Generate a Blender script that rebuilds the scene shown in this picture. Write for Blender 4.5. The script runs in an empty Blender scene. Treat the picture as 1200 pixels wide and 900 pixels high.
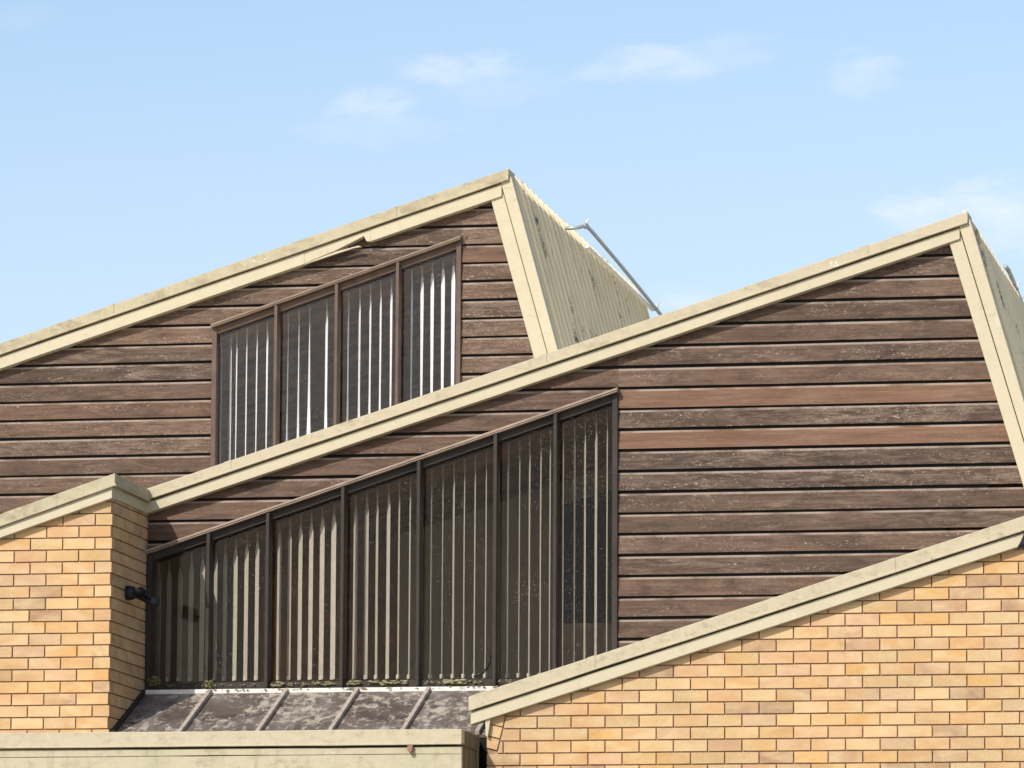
import bpy, bmesh, math, random
from mathutils import Vector, Matrix, noise
random.seed(7)
sc = bpy.context.scene
COL = sc.collection
rad = math.radians

# ------------------------------------------------------------------ camera
F = 6300.0                                   # focal length in pixels of the 1200 px wide photograph
YAW, PITCH, ROLL = rad(11.1), rad(8.13), rad(0.34)
r0 = Vector((math.cos(YAW), math.sin(YAW), 0))
h0 = Vector((-math.sin(YAW), math.cos(YAW), 0))
FWD = (h0*math.cos(PITCH) + Vector((0, 0, 1))*math.sin(PITCH)).normalized()
u0 = r0.cross(FWD)
RGT = r0*math.cos(ROLL) + u0*math.sin(ROLL)
UPV = u0*math.cos(ROLL) - r0*math.sin(ROLL)

def ray(px, py):
    return FWD + RGT*((px-600)/F) + UPV*((450-py)/F)
d_ = ray(880, 760)
CAM = Vector((6.0, -37.2*d_.y, 1.7))

def at(px, py, Y):
    d = ray(px, py)
    return CAM + d*((Y-CAM.y)/d.y)
def xz(px, py, Y):
    p = at(px, py, Y); return (p.x, p.z)

cam = bpy.data.cameras.new('camera')
cam.sensor_width = 36; cam.lens = F/1200*36; cam.clip_end = 5000; cam.clip_start = 0.5
co = bpy.data.objects.new('camera', cam); COL.objects.link(co)
co.matrix_world = Matrix(((RGT.x, UPV.x, -FWD.x, CAM.x), (RGT.y, UPV.y, -FWD.y, CAM.y), (RGT.z, UPV.z, -FWD.z, CAM.z), (0, 0, 0, 1)))
sc.camera = co

# planes of the place, in metres
YR, YL, YF, YB, YG = 0.0, 0.36, 1.36, 5.26, -0.60

# ------------------------------------------------------------------ materials
class G:
    def __init__(s, name):
        s.m = bpy.data.materials.new(name); s.m.use_nodes = True
        s.t = s.m.node_tree; s.t.nodes.clear()
        s.out = s.n('ShaderNodeOutputMaterial'); s.co = s.n('ShaderNodeTexCoord')
    def n(s, ty, **kw):
        x = s.t.nodes.new(ty)
        for k, v in kw.items(): setattr(x, k, v)
        return x
    def l(s, a, b): s.t.links.new(a, b)
    def setv(s, sock, v):
        if isinstance(v, bpy.types.NodeSocket): s.l(v, sock)
        elif isinstance(v, (tuple, list)) and len(v) == 3 and sock.type == 'RGBA': sock.default_value = (*v, 1)
        else: sock.default_value = v
    def vec(s, scale=(1, 1, 1), loc=(0, 0, 0), rot=(0, 0, 0)):
        m = s.n('ShaderNodeMapping'); s.l(s.co.outputs['Object'], m.inputs[0])
        m.inputs['Scale'].default_value = scale; m.inputs['Location'].default_value = loc; m.inputs['Rotation'].default_value = rot
        return m.outputs[0]
    def noise(s, vec, scale=1, detail=4, rough=.55, dist=0):
        x = s.n('ShaderNodeTexNoise'); s.l(vec, x.inputs['Vector'])
        x.inputs['Scale'].default_value = scale; x.inputs['Detail'].default_value = detail
        x.inputs['Roughness'].default_value = rough; x.inputs['Distortion'].default_value = dist
        return x.outputs[0]
    def voro(s, vec, scale=1, feature='F1'):
        x = s.n('ShaderNodeTexVoronoi', feature=feature); s.l(vec, x.inputs['Vector']); x.inputs['Scale'].default_value = scale
        return x.outputs['Distance']
    def mr(s, v, a, b, c=0, d=1):
        x = s.n('ShaderNodeMapRange'); x.clamp = True
        s.setv(x.inputs[0], v)
        for i, q in enumerate((a, b, c, d)): s.setv(x.inputs[i+1], q)
        return x.outputs[0]
    def math(s, op, a, b=0.0):
        x = s.n('ShaderNodeMath', operation=op); s.setv(x.inputs[0], a); s.setv(x.inputs[1], b); return x.outputs[0]
    def mix(s, f, a, b, mode='MIX'):
        x = s.n('ShaderNodeMix', data_type='RGBA', blend_type=mode)
        s.setv(x.inputs[0], f); s.setv(x.inputs[6], a); s.setv(x.inputs[7], b); return x.outputs[2]
    def attr(s, name):
        x = s.n('ShaderNodeAttribute', attribute_name=name); return x.outputs['Fac']
    def ramp(s, f, stops):
        x = s.n('ShaderNodeValToRGB'); s.l(f, x.inputs[0]); e = x.color_ramp.elements
        while len(e) < len(stops): e.new(.5)
        for i, (p, c) in enumerate(stops): e[i].position = p; e[i].color = (*c, 1)
        return x.outputs[0]
    def finish(s, col, rough=.7, bump=None, bs=.3, bd=.01, metal=0, spec=.3):
        p = s.n('ShaderNodeBsdfPrincipled'); s.setv(p.inputs['Base Color'], col); s.setv(p.inputs['Roughness'], rough)
        p.inputs['Metallic'].default_value = metal; p.inputs['Specular IOR Level'].default_value = spec
        if bump is not None:
            b = s.n('ShaderNodeBump'); b.inputs['Strength'].default_value = bs; b.inputs['Distance'].default_value = bd
            s.l(bump, b.inputs['Height']); s.l(b.outputs[0], p.inputs['Normal'])
        s.l(p.outputs[0], s.out.inputs[0]); return s.m

def plain(name, col, rough=.6, metal=0, var=.25, scale=6):
    g = G(name); v = g.vec()
    f = g.noise(v, scale, 5, .65)
    c = g.mix(g.mr(f, .3, .7), tuple(q*(1-var) for q in col), tuple(min(1, q*(1+var)) for q in col))
    return g.finish(c, rough, f, .15, .003, metal)

def timber():
    g = G('weathered_stained_timber')
    t, w, v = g.attr('tint'), g.attr('wear'), g.attr('vpos')
    off = g.n('ShaderNodeVectorMath', operation='ADD'); g.l(g.co.outputs['Object'], off.inputs[0])
    cmb = g.n('ShaderNodeCombineXYZ'); g.l(g.math('MULTIPLY', w, 37.0), cmb.inputs[0]); g.l(g.math('MULTIPLY', t, 11.0), cmb.inputs[1])
    g.l(cmb.outputs[0], off.inputs[1])
    def vv(sx, sz):
        m = g.n('ShaderNodeMapping'); g.l(off.outputs[0], m.inputs[0]); m.inputs['Scale'].default_value = (sx, 1, sz); return m.outputs[0]
    grain = g.noise(vv(2.2, 70), 1, 5, .7, .3)
    patch = g.noise(vv(1.3, 3.5), 1, 4, .65, .6)
    streak = g.noise(vv(5, 38), 1, 6, .75, .5)
    fleck = g.noise(vv(38, 85), 1, 4, .8, .4)
    c = g.ramp(t, [(0, (.044, .028, .020)), (.3, (.094, .056, .037)), (.6, (.150, .086, .055)), (1, (.235, .118, .068))])
    worn = g.math('SUBTRACT', 1.0, g.mr(t, .72, .95))
    c = g.mix(g.mr(grain, .3, .7), g.mix(.55, c, (.028, .020, .016)), g.mix(.16, c, (.24, .17, .13)))
    # dark sooty patches, then grey bare wood where the stain has gone
    dark = g.math('MULTIPLY', g.mr(g.noise(vv(2.4, 7), 1.0, 6, .75, .9), .46, .66), worn)
    c = g.mix(g.math('MULTIPLY', dark, .62), c, (.027, .020, .016))
    bare = g.math('MULTIPLY', g.mr(g.math('ADD', patch, g.math('MULTIPLY', w, .24)), .50, .74), g.mr(streak, .44, .60))
    c = g.mix(g.math('MULTIPLY', bare, .62), c, (.22, .155, .112))
    flk = g.math('MULTIPLY', g.mr(fleck, .57, .66), g.mr(g.math('ADD', g.noise(vv(2.0, 16), 1, 3, .6, .5), g.math('MULTIPLY', w, .22)), .56, .72))
    c = g.mix(g.math('MULTIPLY', g.math('MULTIPLY', flk, .85), worn), c, (.40, .33, .265))
    pit = g.math('MULTIPLY', g.mr(g.noise(vv(50, 110), 1, 3, .7), .60, .68), worn)
    c = g.mix(g.math('MULTIPLY', pit, .6), c, (.022, .017, .014))
    edge = g.math('MULTIPLY', g.mr(v, .86, .92), g.mr(g.noise(vv(3.0, 1), 1, 3, .6), .32, .56))
    c = g.mix(g.math('MULTIPLY', edge, .6), c, (.40, .32, .265))
    return g.finish(c, .82, g.math('ADD', grain, g.math('MULTIPLY', fleck, .6)), .5, .004, 0, .2)

def cream(name, dirt, base=(.49, .425, .29), moss=.0):
    g = G(name)
    big = g.noise(g.vec((1.6, 1.6, 1.6)), 1, 5, .65, .4)
    fine = g.noise(g.vec((14, 14, 22)), 1, 6, .75, .3)
    drip = g.noise(g.vec((26, 26, 2.5)), 1, 4, .7, .2)
    c = g.mix(g.mr(big, .3, .7, 0, .35), base, tuple(q*.86 for q in base))
    sp = g.math('MULTIPLY', g.mr(fine, .60-.10*dirt, .74-.08*dirt), g.mr(g.noise(g.vec((2.4, 2.4, 6), (3, 1, 2)), 1, 4, .6), .44, .66))
    c = g.mix(g.math('MULTIPLY', sp, min(1, .30+.6*dirt)), c, (.26, .20, .115))
    c = g.mix(g.math('MULTIPLY', g.mr(drip, .52, .75), .30*dirt), c, (.30, .26, .14))
    pale = g.math('MULTIPLY', g.mr(g.noise(g.vec((9, 9, 12), (7, 3, 1)), 1, 5, .7, .8), .62, .66), g.mr(big, .5, .6))
    c = g.mix(g.math('MULTIPLY', pale, .6*dirt), c, (.68, .66, .54))
    gm = g.math('MULTIPLY', g.mr(g.noise(g.vec((5, 5, 9), (6, 2, 9)), 1, 6, .72, .6), .47, .68), g.mr(fine, .35, .6))
    c = g.mix(g.math('MULTIPLY', gm, min(.8, .52*dirt)), c, (.25, .205, .125))
    blk = g.mr(g.noise(g.vec((17, 17, 17), (2, 9, 4)), 1, 4, .7), .72, .76)
    c = g.mix(g.math('MULTIPLY', blk, .8*dirt), c, (.07, .06, .045))
    if moss:
        mz = g.mr(g.noise(g.vec((2.2, 2.2, 3.2), (1, 5, 0)), 1, 5, .65, .5), .46, .66)
        c = g.mix(g.math('MULTIPLY', mz, moss), c, (.30, .33, .15))
        run = g.mr(g.noise(g.vec((9, 9, 1.2), (4, 4, 0)), 1, 5, .7, .3), .56, .74)
        c = g.mix(g.math('MULTIPLY', run, .6), c, (.22, .19, .11))
        ox = g.mr(g.noise(g.vec((3.1, 3, 5), (14, 5, 2)), 1, 5, .7, .5), .66, .74)
        c = g.mix(g.math('MULTIPLY', ox, .5), c, (.38, .21, .09))
    return g.finish(c, .55, g.math('ADD', fine, big), .22, .004, 0, .35)

def corr():
    g = G('cream_ribbed_steel')
    big = g.noise(g.vec((1.2, 1.2, .8)), 1, 5, .65)
    c = g.mix(g.mr(big, .3, .7), (.84, .70, .455), (.75, .62, .39))
    run = g.math('MULTIPLY', g.mr(g.noise(g.vec((3, 9, .9), (0, 1, 3)), 1, 5, .7, .3), .555, .62), g.mr(g.noise(g.vec((6, 22, 9)), 1, 4, .8), .47, .60))
    c = g.mix(g.math('MULTIPLY', run, .9), c, (.035, .035, .025))
    st = g.mr(g.noise(g.vec((4, 16, .6), (5, 1, 3)), 1, 4, .7), .5, .75)
    c = g.mix(g.math('MULTIPLY', st, .35), c, (.33, .30, .19))
    rib_shade = g.math('MULTIPLY', g.mr(g.attr('rib_shade'), .35, 1), g.mr(g.noise(g.vec((3, 7, 1.2), (2, 2, 8)), 1, 4, .7), .25, .65, .45, 1))  # shading at the foot of each rib, painted into the sheet colour
    c = g.mix(g.math('MULTIPLY', rib_shade, .62), c, (.36, .285, .165))
    return g.finish(c, .5, big, .1, .003, 0, .4)

def brick():
    g = G('tan_clay_brick')
    t, w = g.attr('tint'), g.attr('wear')
    off = g.n('ShaderNodeVectorMath', operation='ADD'); g.l(g.co.outputs['Object'], off.inputs[0])
    cmb = g.n('ShaderNodeCombineXYZ'); g.l(g.math('MULTIPLY', w, 50.0), cmb.inputs[0]); g.l(cmb.outputs[0], off.inputs[1])
    def vv(s):
        m = g.n('ShaderNodeMapping'); g.l(off.outputs[0], m.inputs[0]); m.inputs['Scale'].default_value = s; return m.outputs[0]
    c = g.ramp(t, [(0, (.33, .19, .11)), (.12, (.46, .275, .17)), (.28, (.52, .315, .18)), (.45, (.50, .285, .125)), (.62, (.52, .325, .145)), (.8, (.55, .385, .195)), (1, (.53, .295, .095))])
    n1 = g.noise(vv((4, 4, 9)), 1, 4, .6, .4)
    c = g.mix(g.mr(n1, .35, .65, 0, .8), c, (.58, .42, .235))
    c = g.mix(g.mr(g.noise(vv((3, 3, 6)), 1, 3, .6, .6), .48, .70, 0, .7), c, (.46, .255, .105))
    n2 = g.noise(vv((55, 55, 70)), 1, 4, .8)
    c = g.mix(g.mr(n2, .58, .72, 0, .35), c, (.33, .20, .10))
    gr = g.mr(g.math('ADD', g.noise(g.vec((.9, .9, 1.3)), 1, 4, .65), g.math('MULTIPLY', w, .20)), .54, .74)
    c = g.mix(g.math('MULTIPLY', gr, g.mr(n2, .40, .60, .1, .55)), c, (.30, .25, .15))
    dk = g.mr(g.noise(g.vec((2.2, 2.2, 1.1), (3, 0, 0)), 1, 6, .75, .4), .64, .76)
    c = g.mix(g.math('MULTIPLY', dk, .6), c, (.16, .10, .055))
    return g.finish(c, .85, g.math('ADD', n2, n1), .45, .003, 0, .2)

def glass(name, tint, refl, dirt, speck, col=(.42, .38, .32)):
    g = G(name)
    tr = g.n('ShaderNodeBsdfTransparent'); g.setv(tr.inputs[0], tint)
    gl = g.n('ShaderNodeBsdfGlossy'); gl.inputs['Roughness'].default_value = .03
    lw = g.n('ShaderNodeLayerWeight'); lw.inputs[0].default_value = .12
    m1 = g.n('ShaderNodeMixShader'); g.l(g.mr(lw.outputs['Fresnel'], 0, 1, refl, .6), m1.inputs[0])
    g.l(tr.outputs[0], m1.inputs[1]); g.l(gl.outputs[0], m1.inputs[2])
    df = g.n('ShaderNodeBsdfDiffuse'); g.setv(df.inputs[0], col)
    sm = g.mr(g.noise(g.vec((2.2, 2.2, 1.6), (1, 2, 3)), 1, 6, .7, .8), .42, .80, 0.25, 1)
    vo = g.n('ShaderNodeTexVoronoi', feature='F1', voronoi_dimensions='2D'); g.l(g.vec((24, 1, 24), (0, 0, 0), (rad(90), 0, 0)), vo.inputs['Vector']); vo.inputs['Scale'].default_value = 1; cell = vo.outputs['Distance']
    near = g.mr(g.noise(g.vec((2.5, 1, 2.5), (4, 1, 0)), 1, 3, .5), .35, .68)
    dots = g.math('MULTIPLY', g.mr(cell, .07, .13, 1, 0), near)
    wl = g.math('ABSOLUTE', g.math('SUBTRACT', g.noise(g.vec((1.6, 1, 3.2), (0, 0, 5)), 1, 2, .5, .3), .5))
    web = g.math('MULTIPLY', g.mr(wl, .002, .006, 1, 0), g.mr(g.noise(g.vec((1.7, 1, 1.7), (9, 0, 0)), 1, 2, .5), .48, .6))
    fac = g.math('ADD', g.math('MULTIPLY', sm, dirt), g.math('MULTIPLY', g.math('ADD', dots, g.math('MULTIPLY', web, .13)), speck))
    m2 = g.n('ShaderNodeMixShader'); g.l(g.math('MINIMUM', fac, .9), m2.inputs[0])
    g.l(m1.outputs[0], m2.inputs[1]); g.l(df.outputs[0], m2.inputs[2]); g.l(m2.outputs[0], g.out.inputs[0])
    return g.m

def lichen_sheet():
    g = G('dark_glazing_with_lichen')
    big = g.noise(g.vec((1.6, 2.2, 2.2)), 1, 5, .65, .6)
    c = g.mix(g.mr(big, .35, .7), (.066, .050, .043), (.155, .122, .105))
    haze = g.mr(g.noise(g.vec((3.2, .9, .9), (3, 0, 0)), 1, 5, .7, .5), .50, .72)
    c = g.mix(g.math('MULTIPLY', haze, .6), c, (.33, .30, .27))
    a = g.noise(g.vec((16, 11, 11)), 1, 6, .72, .6)
    dens = g.noise(g.vec((2.3, 2.2, 2.2), (7, 7, 0)), 1, 3, .6)
    li = g.mr(g.math('ADD', a, g.math('MULTIPLY', dens, .5)), .74, .86)
    c = g.mix(g.math('MULTIPLY', li, .8), c, (.40, .36, .28))
    b = g.noise(g.vec((48, 40, 40)), 1, 4, .7)
    c = g.mix(g.mr(b, .65, .71, 0, .5), c, (.42, .38, .30))
    return g.finish(c, g.mr(li, 0, 1, .5, .85), a, .25, .004, 0, .12)

def stained():
    g = G('cream_paint_stained_dark_olive')
    d = g.noise(g.vec((20, 26, 1.4)), 1, 5, .7, .2)
    c = g.ramp(d, [(0, (.05, .042, .026)), (.45, (.10, .082, .048)), (.6, (.16, .132, .075)), (1, (.30, .25, .14))])
    return g.finish(c, .75, d, .2, .004)

M = dict(
    timber=timber(), cap=cream('weathered_cream_capping', 1.0, (.455, .386, .258)), capold=cream('lichen_blotched_cream_capping', 2.1, (.42, .362, .232)),
    fascia=cream('cream_painted_board', .42), mossy=cream('mossy_cream_render', 1.1, (.445, .385, .262), .3),
    corr=corr(), brick=brick(), mortar=plain('brown_mortar', (.32, .19, .12), .95, 0, .3, 20),
    glassF=glass('dusty_tinted_glass', (.84, .82, .79), .006, .006, .20), glassR=glass('dusty_clear_glass', (.95, .95, .96), .017, .006, .16, (.45, .44, .45)),
    lichen=lichen_sheet(), stained=stained(),
    frameF=plain('dark_bronze_frame', (.034, .025, .020), .7), frameR=plain('brown_painted_frame', (.105, .066, .047), .6),
    flash=plain('pale_brown_head_flashing', (.29, .215, .16), .55), flashR=plain('brown_head_flashing', (.21, .145, .105), .55), sill=plain('pale_sill_flashing', (.60, .57, .52), .5, 0, .2, 14),
    bar=plain('weathered_glazing_bar', (.36, .30, .25), .75, 0, .35, 25), vane=plain('cream_blind_fabric', (.74, .72, .67), .8, 0, .08, 9),
    vaneW=plain('white_blind_fabric', (.92, .91, .89), .8, 0, .05, 9), hang=plain('plastic_hanger', (.35, .28, .2), .6),
    steel=plain('galvanised_steel', (.42, .43, .44), .4, .6, .2, 20), black=plain('black_lamp_housing', (.012, .012, .014), .45, 0, .3, 30),
    lens=plain('grey_lamp_lens', (.30, .29, .27), .25), roof=plain('pale_roof_sheet', (.62, .565, .43), .6),
    ceil=plain('brown_timber_ceiling', (.60, .29, .10), .7, 0, .5, 3), screen=plain('pale_partition', (.44, .375, .305), .9, 0, .15, 2), room=plain('grey_room_wall', (.22, .18, .15), .9, 0, .15, 2),
    dark=plain('dark_opening', (.006, .007, .005), .9), paper=plain('black_building_paper', (.012, .010, .009), .95), ground=plain('pale_concrete_ground', (.34, .32, .29), .95, 0, .2, .4),
    moss=plain('dry_yellow_moss', (.27, .24, .13), .95, 0, .45, 60), weed=plain('small_weed_leaf', (.16, .15, .06), .8, 0, .5, 60),
    pipe=plain('grey_conduit', (.40, .41, .42), .4, .3, .2, 20), rust=plain('rusty_pink_bolt', (.26, .14, .10), .8, 0, .4, 60),
    cable=plain('black_cable', (.01, .01, .01), .6),
)

# ------------------------------------------------------------------ object helpers
def thing(name, label, cat, loc, group=None):
    o = bpy.data.objects.new(name, None); COL.objects.link(o); o.location = loc; o.empty_display_size = .2
    o['label'] = label; o['category'] = cat
    if group: o['group'] = group
    return o
def rootloc(p):
    v = Vector((0, 0, 0))
    while p is not None: v += Vector(p.location); p = p.parent
    return v
def obj(name, verts, faces, m, parent=None, smooth=False, bevel=0, attrs=None, fix=True):
    off = rootloc(parent)
    me = bpy.data.meshes.new(name)
    me.from_pydata([tuple(Vector(v)-off) for v in verts], [], faces)
    if attrs:
        for k, (dom, vals) in attrs.items():
            a = me.attributes.new(k, 'FLOAT', dom); a.data.foreach_set('value', vals)
    if fix:
        b = bmesh.new(); b.from_mesh(me); bmesh.ops.recalc_face_normals(b, faces=b.faces); b.to_mesh(me); b.free()
    for mm in (m if isinstance(m, list) else [m]): me.materials.append(mm)
    if smooth:
        for p in me.polygons: p.use_smooth = True
    o = bpy.data.objects.new(name, me); COL.objects.link(o); o.parent = parent
    if bevel:
        bv = o.modifiers.new('bevel', 'BEVEL'); bv.width = bevel; bv.segments = 2; bv.limit_method = 'ANGLE'; bv.angle_limit = rad(40)
    return o
class MB:
    def __init__(s): s.v = []; s.f = []
    def add(s, v, f):
        o = len(s.v); s.v += [tuple(q) for q in v]; s.f += [tuple(i+o for i in q) for q in f]
    def prism(s, poly, y0, y1):                       # poly in (x,z)
        n = len(poly)
        s.add([(x, y0, z) for x, z in poly]+[(x, y1, z) for x, z in poly],
              [tuple(range(n)), tuple(reversed(range(n, 2*n)))]+[(i, i+n, (i+1) % n+n, (i+1) % n) for i in range(n)])
    def box(s, a, b):
        s.prism([(a[0], a[2]), (b[0], a[2]), (b[0], b[2]), (a[0], b[2])], a[1], b[1])
    def beam(s, p, q, w, h, up=(0, 0, 1)):
        p, q = Vector(p), Vector(q); d = (q-p).normalized(); sd = d.cross(Vector(up)).normalized(); u = sd.cross(d)
        c = [(-w/2, -h/2), (w/2, -h/2), (w/2, h/2), (-w/2, h/2)]
        s.add([p+sd*a+u*b for a, b in c]+[q+sd*a+u*b for a, b in c], [(0, 1, 2, 3), (7, 6, 5, 4)]+[(i, i+4, (i+1) % 4+4, (i+1) % 4) for i in range(4)])
    def tube(s, pts, r, n=10, radii=None):
        pts = [Vector(p) for p in pts]; rings = []
        prev = None
        for i, p in enumerate(pts):
            d = (pts[min(i+1, len(pts)-1)]-pts[max(i-1, 0)]).normalized()
            if prev is None: a = d.cross(Vector((0, 0, 1)) if abs(d.z) < .9 else Vector((1, 0, 0))).normalized()
            else: a = (prev-d*prev.dot(d)).normalized()
            prev = a; b = d.cross(a); rr = radii[i] if radii else r
            rings.append([p+(a*math.cos(2*math.pi*k/n)+b*math.sin(2*math.pi*k/n))*rr for k in range(n)])
        v = [q for rg in rings for q in rg]; f = []
        for i in range(len(pts)-1):
            for k in range(n): f.append((i*n+k, i*n+(k+1) % n, (i+1)*n+(k+1) % n, (i+1)*n+k))
        f += [tuple(range(n)), tuple(range((len(pts)-1)*n, len(pts)*n))]
        s.add(v, f)
    def build(s, name, m, parent=None, **kw): return obj(name, s.v, s.f, m, parent, **kw)

def wob(x, seed, amp): return (noise.noise(Vector((x*1.1, seed, 0)))*1.0 + noise.noise(Vector((x*4.1, seed, 3)))*.35)*amp
def strip(mb, A, B, t0, t1, y0, y1, seed=0, amp=.003, n=40, tb=None):
    """a band along the line A-B (x,z), from t0 to t1 metres below it, with slightly uneven edges"""
    top, bot = [], []
    for i in range(n+1):
        k = i/n; x = A[0]+(B[0]-A[0])*k; z = A[1]+(B[1]-A[1])*k
        top.append((x, z-t0+wob(x, seed, amp))); bot.append((x, z-(t1)+wob(x, seed+5, amp)))
    v = []; f = []
    for i in range(n+1):
        v += [(top[i][0], y0, top[i][1]), (bot[i][0], y0, bot[i][1]), (top[i][0], y1, top[i][1]), (bot[i][0], y1, bot[i][1])]
    for i in range(n):
        a, b = 4*i, 4*i+4
        f += [(a, a+1, b+1, b), (a+2, b+2, b+3, a+3), (a, b, b+2, a+2), (a+1, a+3, b+3, b+1)]
    f += [(0, 2, 3, 1), (4*n, 4*n+1, 4*n+3, 4*n+2)]
    mb.add(v, f)

def clip(poly, p, q):
    """keep the part of convex poly to the left of the directed line p->q"""
    def sd(a): return (q[0]-p[0])*(a[1]-p[1])-(q[1]-p[1])*(a[0]-p[0])
    out = []
    for i in range(len(poly)):
        a, b = poly[i], poly[(i+1) % len(poly)]; sa, sb = sd(a), sd(b)
        if sa >= 0: out.append(a)
        if sa*sb < 0:
            k = sa/(sa-sb); out.append((a[0]+(b[0]-a[0])*k, a[1]+(b[1]-a[1])*k))
    return out
def area(p): return abs(sum(p[i][0]*p[(i+1) % len(p)][1]-p[(i+1) % len(p)][0]*p[i][1] for i in range(len(p))))/2

def ext(A, B, ka, kb):
    """the line A-B stretched by ka before A and kb after B (in units of its length)"""
    d = (B[0]-A[0], B[1]-A[1]); return (A[0]-d[0]*ka, A[1]-d[1]*ka), (B[0]+d[0]*kb, B[1]+d[1]*kb)
def zon(A, B, x): return A[1]+(B[1]-A[1])*(x-A[0])/(B[0]-A[0])

# ------------------------------------------------------------------ lapped weatherboards
def boards(parent, Y, xl, xr, zref, expo, zlo, zhi, clips, win, tint_of, seed, splits=()):
    rnd = random.Random(seed)
    V, Fc, T, W, VP = [], [], [], [], []
    def emit(poly, z0, z1, x0, x1, tint, wear, tilt):
        if len(poly) < 3 or area(poly) < .0006: return
        lip, top = .022, .004
        def yf(z): return Y-(lip+(top-lip)*(z-z0)/(z1-z0))
        def zz(x, z): return z+tilt*((x-x0)/(x1-x0)-.5)+wob(x, z0*13+seed, .0022)
        pl = []                                     # extra points along long edges so the boards can be a little uneven
        for i in range(len(poly)):
            a, b = poly[i], poly[(i+1) % len(poly)]; m = max(1, int(abs(b[0]-a[0])/.35))
            for k in range(m): pl.append((a[0]+(b[0]-a[0])*k/m, a[1]+(b[1]-a[1])*k/m))
        n = len(pl); o = len(V)
        for x, z in pl: V.append((x, yf(z), zz(x, z))); VP.append(min(1, max(0, (z-z0)/(z1-z0))))
        for x, z in pl: V.append((x, Y, zz(x, z))); VP.append(0.5)
        Fc.append(tuple(range(o, o+n))); Fc.append(tuple(reversed(range(o+n, o+2*n))))
        for i in range(n): Fc.append((o+i, o+i+n, o+(i+1) % n+n, o+(i+1) % n))
        T.extend([tint]*(n+2)); W.extend([wear]*(n+2))
    i0 = int(math.floor((zlo-zref)/expo)); i1 = int(math.ceil((zhi-zref)/expo))
    for i in range(i0, i1):
        z0 = zref+i*expo+rnd.uniform(-.004, .004); z1 = zref+(i+1)*expo-.0195
        cuts = [xl, xr]
        for a, b in zip(cuts[:-1], cuts[1:]):
            row = [(a+.0015, z0), (b-.0015, z0), (b-.0015, z1), (a+.0015, z1)]
            tilt = rnd.uniform(-.006, .006)
            for p, q in clips: row = clip(row, p, q) if len(row) > 2 else row
            if len(row) < 3: continue
            wl, wr, wA, wB, wz = win
            jobs = [('L', clip(row, (wl, 0), (wl, 1))), ('R', clip(row, (wr, 1), (wr, 0)))]
            mid = clip(clip(row, (wl, 1), (wl, 0)), (wr, 0), (wr, 1)) if len(row) > 2 else []
            if len(mid) > 2:
                jobs.append(('T', clip(mid, wA, wB))); jobs.append(('U', clip(mid, (1, wz), (0, wz))))
            for side, pl in jobs:
                t, w = tint_of(i, side, rnd); emit(pl, z0, z1, a, b, t, w, tilt)
    nF = len(Fc)
    return obj('siding', V, Fc, M['timber'], parent, attrs={'tint': ('FACE', T), 'wear': ('FACE', W), 'vpos': ('POINT', VP)}, fix=False)

def window(parent, Y, wl, wr, A, B, zb, mull_x, mf, mg, flash_m, mull_w=.026, fw=.04):
    """framed glazing under a sloping head; A,B the head line (x,z); parts frame, mullion, pane, head_flashing"""
    zt = lambda x: zon(A, B, x)
    fr = MB(); y0, y1 = Y-.042, Y+.05
    fr.prism([(wl, zb), (wl+fw, zb), (wl+fw, zt(wl+fw)-.03), (wl, zt(wl)-.03)], y0, y1)
    fr.prism([(wr-fw, zb), (wr, zb), (wr, zt(wr)-.03), (wr-fw, zt(wr-fw)-.03)], y0+.004, y1)
    fr.prism([(wl+.001, zt(wl)-.031), (wr-.001, zt(wr)-.031), (wr-.001, zt(wr)-.085), (wl+.001, zt(wl)-.085)], y0+.012, y1-.004)
    fr.prism([(wl+.002, zb), (wr-.002, zb), (wr-.002, zb+.055), (wl+.002, zb+.055)], y0+.008, y1-.003)
    f = fr.build('window', mf, parent, bevel=.003)
    ed = [wl+fw]+list(mull_x)+[wr-fw]
    for x in mull_x:
        m = MB(); m.prism([(x-mull_w/2, zb+.01), (x+mull_w/2, zb+.01), (x+mull_w/2, zt(x+mull_w/2)-.035), (x-mull_w/2, zt(x-mull_w/2)-.035)], Y-.082, Y+.045)
        m.build('mullion', mf, f, bevel=.003)
    for i in range(len(ed)-1):
        a = ed[i]+(mull_w/2+.001 if i else .001); b = ed[i+1]-(mull_w/2+.001 if i < len(ed)-2 else .001)
        g = MB(); g.prism([(a, zb+.056), (b, zb+.056), (b, zt(b)-.086), (a, zt(a)-.086)], Y+.018, Y+.023)
        g.build('pane', mg, f)
    h = MB(); e0, e1 = ext(A, B, .001, .001)
    strip(h, e0, e1, 0, .015, Y-.084, Y+.01, 41, .0012); strip(h, e0, e1, .021, .027, Y-.083, Y+.01, 43, .0012)
    h.build('head_flashing', flash_m, f)
    return f

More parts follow.
